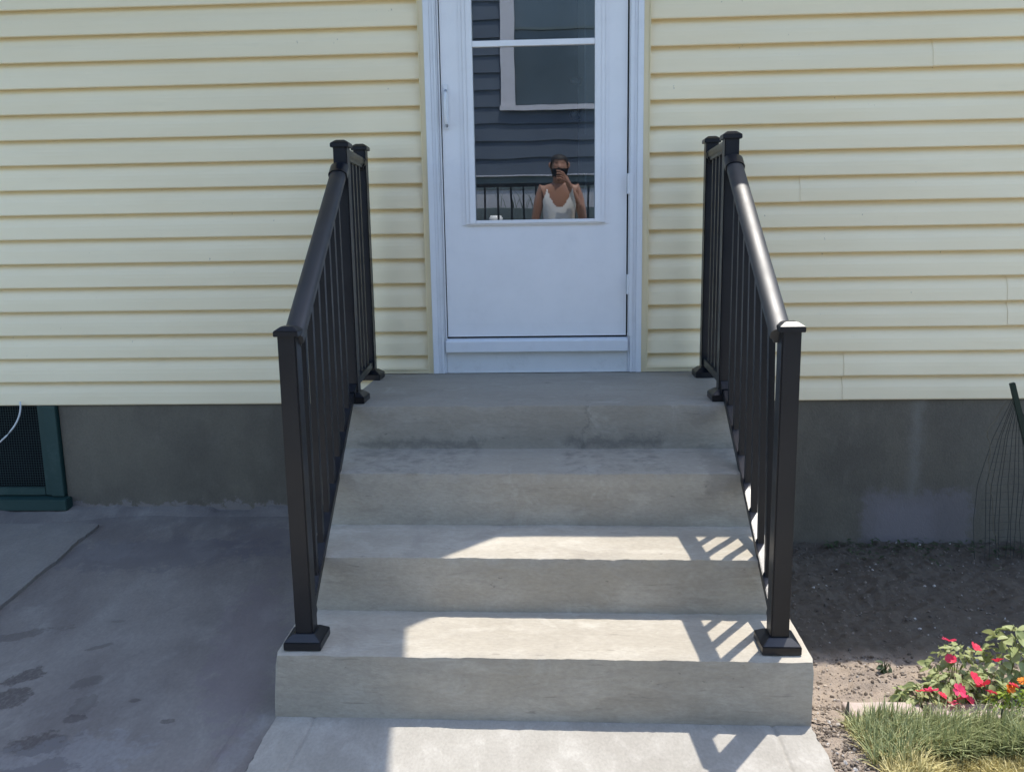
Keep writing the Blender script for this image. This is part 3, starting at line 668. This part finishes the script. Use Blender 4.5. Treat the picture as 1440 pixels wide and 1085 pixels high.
plant('impatiens', 'taller impatiens at the back with a pink bloom raised above the leaves', 'flowering plant', (1.34, -1.44, -.005), .085, .055, .13, 115, LM, [('pink', (1.300, -1.47, .155, 1.0)), ('red', (1.300, -1.49, .105, .85)), ('red', (1.385, -1.46, .130, .9))], G, .85)
plant('impatiens', 'impatiens with two bright red blooms beside the yellow green plant', 'flowering plant', (1.395, -1.535, -.005), .06, .045, .09, 100, LM, [('red', (1.352, -1.60, .078, 1.15)), ('red', (1.366, -1.605, .058, .9)), ('red', (1.43, -1.52, .115, .9))], G, .85)
plant('broad_leaved_plant', 'light green broad leaved plant, tallest, at the right edge behind the flowers', 'plant', (1.50, -1.45, -.005), .085, .06, .19, 120, LB, [], None, .85)
plant('marigold', 'small leaved yellow green marigold with orange and dark red blooms', 'flowering plant', (1.435, -1.605, -.005), .075, .04, .075, 190, LY, [('orange', (1.405, -1.628, .085, 1.0)), ('orange', (1.425, -1.622, .082, 1.1)), ('red', (1.418, -1.628, .094, .75)), ('orange', (1.455, -1.615, .10, 1.0))], G, 1.0, leafm='leafy')
LW = [leafmesh('leaf', .03, .008, 'leafd', .5, 4)]
plant('weed', 'small dark green weed growing alone in the soil at the edge of the shade', 'weed', (1.146, -1.377, -.01), .018, .018, .05, 14, LW, [], None, .9, 5, 'leafd')
# stub by the corner of the first stone
e = MB(); e.tube([(.936, -1.66, -.03), (.934, -1.655, .02), (.937, -1.652, .055)], .0075, 7, [1, .9, .35]); tag(e.obj('plant_stub', 'dryvine'), 'short brown dead stem standing at the left end of the edging stones', 'plant stem')
e = MB(); e.tube([(1.362, -1.685, -.03), (1.362, -1.683, .055)], .0028, 6); tag(e.obj('metal_peg', 'stake'), 'thin dark peg in the grass before the edging stones, below the red flowers', 'peg')

# leaning stake and dry netting at the right edge
e = MB(); e.prism([(-.011, -.011), (.011, -.011), (.011, .011), (-.011, .011)], (2.045, -.30, .765), (2.27, -.36, -.05)); tag(fixn(e.obj('garden_stake', 'stake', bev=.002)), 'dark green stake leaning by the foundation at the right edge of the photo', 'stake')
e = MB()
for i in range(13):
    x0 = 2.06+.004*i; x1 = 1.97+.024*i+random.gauss(0, .004)
    e.tube([(x0, -.29, .70-.006*i), (x0+(x1-x0)*.55, -.26, .52+random.gauss(0, .01)), (x1, -.25, .3), (x1+random.gauss(.01, .008), -.24, .12), (x1+random.gauss(.015, .01), -.25, -.05)], .0013, 5)
for i in range(16):
    z = .05+.035*i; e.tube([(2.0+.02*math.sin(i), -.25, z), (2.12, -.255, z+.008), (2.27, -.26, z-.006)], .0008, 4)
tag(e.obj('wire_netting', 'wire'), 'loose curtain of thin dark wire netting hanging from the leaning stake', 'netting')
e = MB(); pp = [(2.055-.0+.0*i, -.27, .68) for i in range(1)]
for i in range(1, 26): q = pp[-1]; pp.append((q[0]+(-.012 if i < 6 else .004)+random.gauss(0, .006), q[1]+random.gauss(0, .004), q[2]-.026+random.gauss(0, .004)))
e.tube(pp, .0018, 5); tag(e.obj('dry_vine', 'dryvine'), 'dry brown vine strand trailing down the wire netting', 'vine')
e = MB()
for i in range(9):
    x, y = random.uniform(1.1, 2.4), random.uniform(-1.1, -.1); a = random.random()*3; l = random.uniform(.03, .1)
    e.tube([(x, y, zdirt(x, y)+.006), (x+l*math.cos(a), y+l*math.sin(a), zdirt(x+l*math.cos(a), y+l*math.sin(a))+.010)], .002, 5)
tag(e.obj('twigs', 'dryvine', None, 'stuff'), 'dry twigs lying on the shaded soil of the planting bed', 'twigs')
# leaf litter against the foundation at the right
e = MB()
for i in range(420):
    x, y = random.uniform(1.35, 2.9), -abs(random.gauss(0, .13))-.02; a = random.random()*6.28; r = random.uniform(.008, .02); z = zdirt(x, y)+random.uniform(.004, .03)
    c_, s_ = math.cos(a), math.sin(a); tz = random.uniform(-.5, .5)*r
    e.add([(x-r*c_, y-r*s_, z-tz), (x-r*.4*s_, y+r*.4*c_, z+.002), (x+r*c_, y+r*s_, z+tz), (x+r*.4*s_, y-r*.4*c_, z+.002)], [(0, 1, 2, 3)])
tag(e.obj('leaf_litter', 'leafd', None, 'stuff'), 'dark leaf litter heaped against the foundation behind the planting bed', 'leaf litter')

# ------------------------------------------------------------------ the place across the path, seen in the door glass
nb = thing('neighbour_house', 'slate grey clapboard house across the path, reflected in the door glass', 'house', (0, -9, 0))
src = None
for k in range(16):
    z = 1.80+.203*k
    for (x0, x1) in (((-5, 5),) if z < 2.45 or z > 4.5 else ((-5, -.53), (2.2, 5))):
        n_ = MB(); n_.prism([(0, 0), (.028, 0), (.006, .208), (0, .208)], (x1, -7.0, z), (x0, -7.0, z), side=(0, 1, 0), vert=True); fixn(n_.obj('siding_board', 'nsiding', nb))
MB().box(-5, 5, -7.0, -6.955, 1.785, 1.799).obj('drip_edge', 'ntrim', nb)
MB().box(-5, 5, -7.02, -6.985, 1.63, 1.784).obj('skirting', 'nband', nb)
MB().box(-5, 5, -7.15, -7.0, -.16, 1.63).obj('foundation', 'nfound', nb)
MB().box(-5, 5, -12, -7.002, 1.63, 2.5).box(-5, -.5, -12, -7.002, 2.5, 4.6).box(2.2, 5, -12, -7.002, 2.5, 4.6).box(-5, 5, -12, -7.002, 4.6, 5.3).obj('wall', 'nsiding', nb)
wn = MB().box(-.53, -.36, -7.0, -6.95, 2.622, 4.6).box(1.95, 2.12, -7.0, -6.95, 2.622, 4.6).box(-.53, 2.2, -7.0, -6.95, 4.6, 4.75).obj('window', 'ntrim', nb)
MB().box(-.545, 2.2, -7.0, -6.93, 2.562, 2.622).obj('sill', 'ntrim', wn)
MB().box(-.36, 1.95, -7.05, -7.03, 2.622, 4.6).obj('pane', 'npane', wn)
MB().box(-.36, 1.95, -7.03, -7.0, 3.50, 3.53).obj('sash_bar', 'nband', wn)
MB().box(-5.6, 5.6, -12.3, -6.7, 5.3, 5.5).obj('roof', 'roof', nb)
dk = thing('porch_deck', 'dark raised porch deck in front of the slate house, reflected in the glass', 'deck', (0, -6.4, -.1))
MB().box(-3.5, 3.5, -6.98, -5.95, .76, .85).obj('deck_floor', 'wood', dk)
for x in (-3.4, -1.2, 1.2, 3.4): MB().box(x-.05, x+.05, -6.05, -5.95, -.16, .76).obj('support', 'wood', dk)
dr = thing('porch_railing', 'dark metal porch railing with thin balusters behind the person in the reflection', 'railing', (0, -6.0, .85))
MB().box(-3.5, 3.5, -6.02, -5.98, 1.655, 1.695).obj('top_rail', 'black', dr); MB().box(-3.5, 3.5, -6.015, -5.985, .93, .96).obj('bottom_rail', 'black', dr)
s0 = None
for i in range(-18, 27):
    x = -.696+.1495*i
    if s0 is None: s0 = MB().box(x-.011, x+.011, -6.011, -5.989, 0.96, 1.655).obj('baluster', 'black', dr, loc=(x, -6, .96))
    else: inst(s0, (x, -6, .96), dr)
for x in (-3.45, -1.7, 1.75, 3.45): MB().box(x-.03, x+.03, -6.03, -5.97, 0.85, 1.71).obj('post', 'black', dr)
tag(MB().box(-2.6, 2.6, -6.9, -6.6, 0.85, 1.395).obj('planter_box', 'nband'), 'long grey green planter box on the porch deck, reflected in the glass', 'planter')
def spik(cx, n, label):
    e = MB()
    for i in range(n):
        x = cx+random.gauss(0, .10); l = random.uniform(.12, .34); a = random.gauss(0, .35); b = random.gauss(0, .2)
        e.add([(x-.004, -6.7, 1.355), (x+.004, -6.7, 1.355), (x+.004+a*l*.35, -6.7+b*l*.4, 1.355+l*.6), (x-.003+a*l*.35, -6.7+b*l*.4, 1.355+l*.6), (x+a*l, -6.7+b*l, 1.355+l)], [(0, 1, 2, 3), (3, 2, 4)])
    return tag(e.obj('spiky_plant', 'spiky'), label, 'plant', 'spiky plants in the planter box')
spik(-.32, 14, 'sparse spiky plant in the planter left of the dense one, reflected in the glass'); spik(.02, 34, 'dense spiky plant in the planter just left of the person, reflected'); spik(.95, 12, 'spiky plant in the planter right of the person, reflected in the glass')
e = MB(); e.tube([(-.60, -6.35, 1.195), (-.60, -6.35, 1.235), (-.60, -6.35, 1.285), (-.60, -6.35, 1.315)], .075, 16, [.7, 1, 1.05, .8]); tag(e.obj('garden_pot', 'pot', smooth=True), 'small white round pot on a stand behind the porch railing, low in the reflection', 'pot')
tag(MB().box(-.75, -.45, -6.5, -6.2, .85, 1.19).obj('plant_stand', 'wood'), 'dark wooden stand under the small white pot on the porch', 'stand')

# ------------------------------------------------------------------ the person taking the picture
PX, PY = .150, -4.36
SC = 1.03
per = thing('person', 'person in a white tank top holding up a phone, reflected in the door glass', 'person', (PX, PY, 0))
J = {}; order = []; edges = []
def jt(n, p, r, par=None, ry=None):
    J[n] = len(order); order.append((p, r, ry or r))
    if par: edges.append((J[par], J[n]))
jt('pelvis', (0, 0, 1.0), .155, None, .115); jt('waist', (0, 0, 1.16), .135, 'pelvis', .10); jt('chest', (0, 0, 1.36), .165, 'waist', .115); jt('upper', (0, -.005, 1.525), .11, 'chest', .085)
jt('neck', (0, .0, 1.61), .062, 'upper'); jt('jaw', (0, .03, 1.69), .075, 'neck', .08); jt('brow', (0, .02, 1.79), .088, 'jaw', .10); jt('crown', (0, .005, 1.865), .068, 'brow', .08)
for s_, nm in ((1, 'r'), (-1, 'l')):
    jt('sh'+nm, (s_*.152, 0, 1.565), .062, 'upper'); jt('bi'+nm, (s_*.195, .01, 1.42), .050, 'sh'+nm)
    if s_ > 0:
        jt('el'+nm, (.225, .05, 1.27), .040, 'bi'+nm); jt('fo'+nm, (.19, .13, 1.40), .042, 'el'+nm); jt('wr'+nm, (.085, .20, 1.60), .028, 'fo'+nm); jt('pa'+nm, (.060, .222, 1.655), .032, 'wr'+nm, .018)
        base = Vector((.03, .215, 1.70))
        for i in range(4):
            z = 1.735-.020*i; a = 'f%d' % i; jt(a+'a', (.034, .236, z-.036), .0105, 'pa'+nm); jt(a+'b', (.004, .250, z-.018), .0095, a+'a'); jt(a+'c', (-.034, .243, z-.012-.003*i), .0085, a+'b')
        jt('ta', (.055, .205, 1.675), .012, 'pa'+nm); jt('tb', (.036, .205, 1.705), .010, 'ta')
    else:
        jt('el'+nm, (-.235, .0, 1.24), .040, 'bi'+nm); jt('fo'+nm, (-.25, .06, 1.13), .040, 'el'+nm); jt('wr'+nm, (-.25, .13, 1.00), .027, 'fo'+nm); jt('pa'+nm, (-.25, .155, .95), .030, 'wr'+nm, .018)
        for i in range(4):
            a = 'g%d' % i; y = .185-.02*i; jt(a+'a', (-.250, y, .905), .0095, 'pa'+nm); jt(a+'b', (-.243, y+.004, .865), .0085, a+'a'); jt(a+'c', (-.232, y+.002, .842), .0075, a+'b')
        jt('ua', (-.232, .185, .93), .011, 'pa'+nm); jt('ub', (-.226, .200, .895), .009, 'ua')
    jt('hi'+nm, (s_*.095, 0, .93), .098, 'pelvis'); jt('kn'+nm, (s_*.12, .01, .52), .062, 'hi'+nm); jt('ca'+nm, (s_*.125, -.015, .38), .06, 'kn'+nm); jt('an'+nm, (s_*.125, -.01, .10), .040, 'ca'+nm); jt('to'+nm, (s_*.14, .15, .045), .038, 'an'+nm, .03)
me = bpy.data.meshes.new('body'); me.from_pydata([o[0] for o in order], edges, []); bo = bpy.data.objects.new('body', me); COL.objects.link(bo)
bo.modifiers.new('skin', 'SKIN'); sub = bo.modifiers.new('sub', 'SUBSURF'); sub.levels = 4; sub.render_levels = 4
sv = me.skin_vertices[0].data
for i, o in enumerate(order): sv[i].radius = (o[1], o[2]); sv[i].use_root = (i == 0)
bpy.context.view_layer.update()
dg = bpy.context.evaluated_depsgraph_get(); bm2 = bpy.data.meshes.new_from_object(bo.evaluated_get(dg)); bpy.data.objects.remove(bo)
bm2.name = 'body'; bm2.materials.clear(); bm2.materials.append(M['skin'])
for v in bm2.vertices: # nose, chin and eye hollows pressed into the face
    x, y, z = v.co
    if z > 1.62 and y > .04:
        v.co.y += .022*math.exp(-(x/.013)**2-((z-1.755)/.022)**2); v.co.y -= .008*math.exp(-((abs(x)-.030)/.014)**2-((z-1.785)/.012)**2); v.co.y += .006*math.exp(-(x/.025)**2-((z-1.70)/.009)**2)
for p in bm2.polygons: p.use_smooth = True
link(bpy.data.objects.new('body', bm2), per)
def garment(name, mat, cond, off):
    nv = [Vector(v.co)+Vector(v.normal)*off for v in bm2.vertices]; fs = [tuple(p.vertices) for p in bm2.polygons if cond(p.center)]
    used = sorted({i for f in fs for i in f}); mp = {u: k for k, u in enumerate(used)}
    me = bpy.data.meshes.new(name); me.from_pydata([nv[u] for u in used], [], [tuple(mp[i] for i in f) for f in fs]); me.materials.append(M[mat])
    for p in me.polygons: p.use_smooth = True
    link(bpy.data.objects.new(name, me), per)
def tankc(c):
    if not (.93 < c.z < 1.60) or abs(c.x) > .158-(max(0, c.z-1.42))*.30: return False
    if c.z > 1.395+13*c.x*c.x*(1.0 if c.y > 0 else .5)+(0 if c.y > 0 else .06): return False
    return True
garment('tank_top', 'tank', tankc, .009); garment('shorts', 'shorts', lambda c: .50 < c.z < 1.0 and abs(c.x) < .235 and c.y < .12, .016)
garment('hair', 'hair', lambda c: c.z > 1.825-max(0, .09-c.y)*1.3, .008)
e = MB(); bmx = []
for s_ in (-1, 1):
    e.tube([(PX+s_*.080, PY+.01, 1.745), (PX+s_*.088, PY+.0, 1.765), (PX+s_*.090, PY-.002, 1.785), (PX+s_*.082, PY+.004, 1.80)], .012, 6, [.6, 1, 1, .5])
e.obj('ear', 'skin', per, smooth=True)
per.scale = (SC,)*3; per.location.z = .015
tag(MB().box(PX-.070*SC, PX+.068*SC, PY+.222*SC, PY+.231*SC, 1.670*SC+.015, 1.742*SC+.015).obj('phone', 'black', bev=.003), 'black phone held sideways in front of the face of the person in the reflection', 'phone')
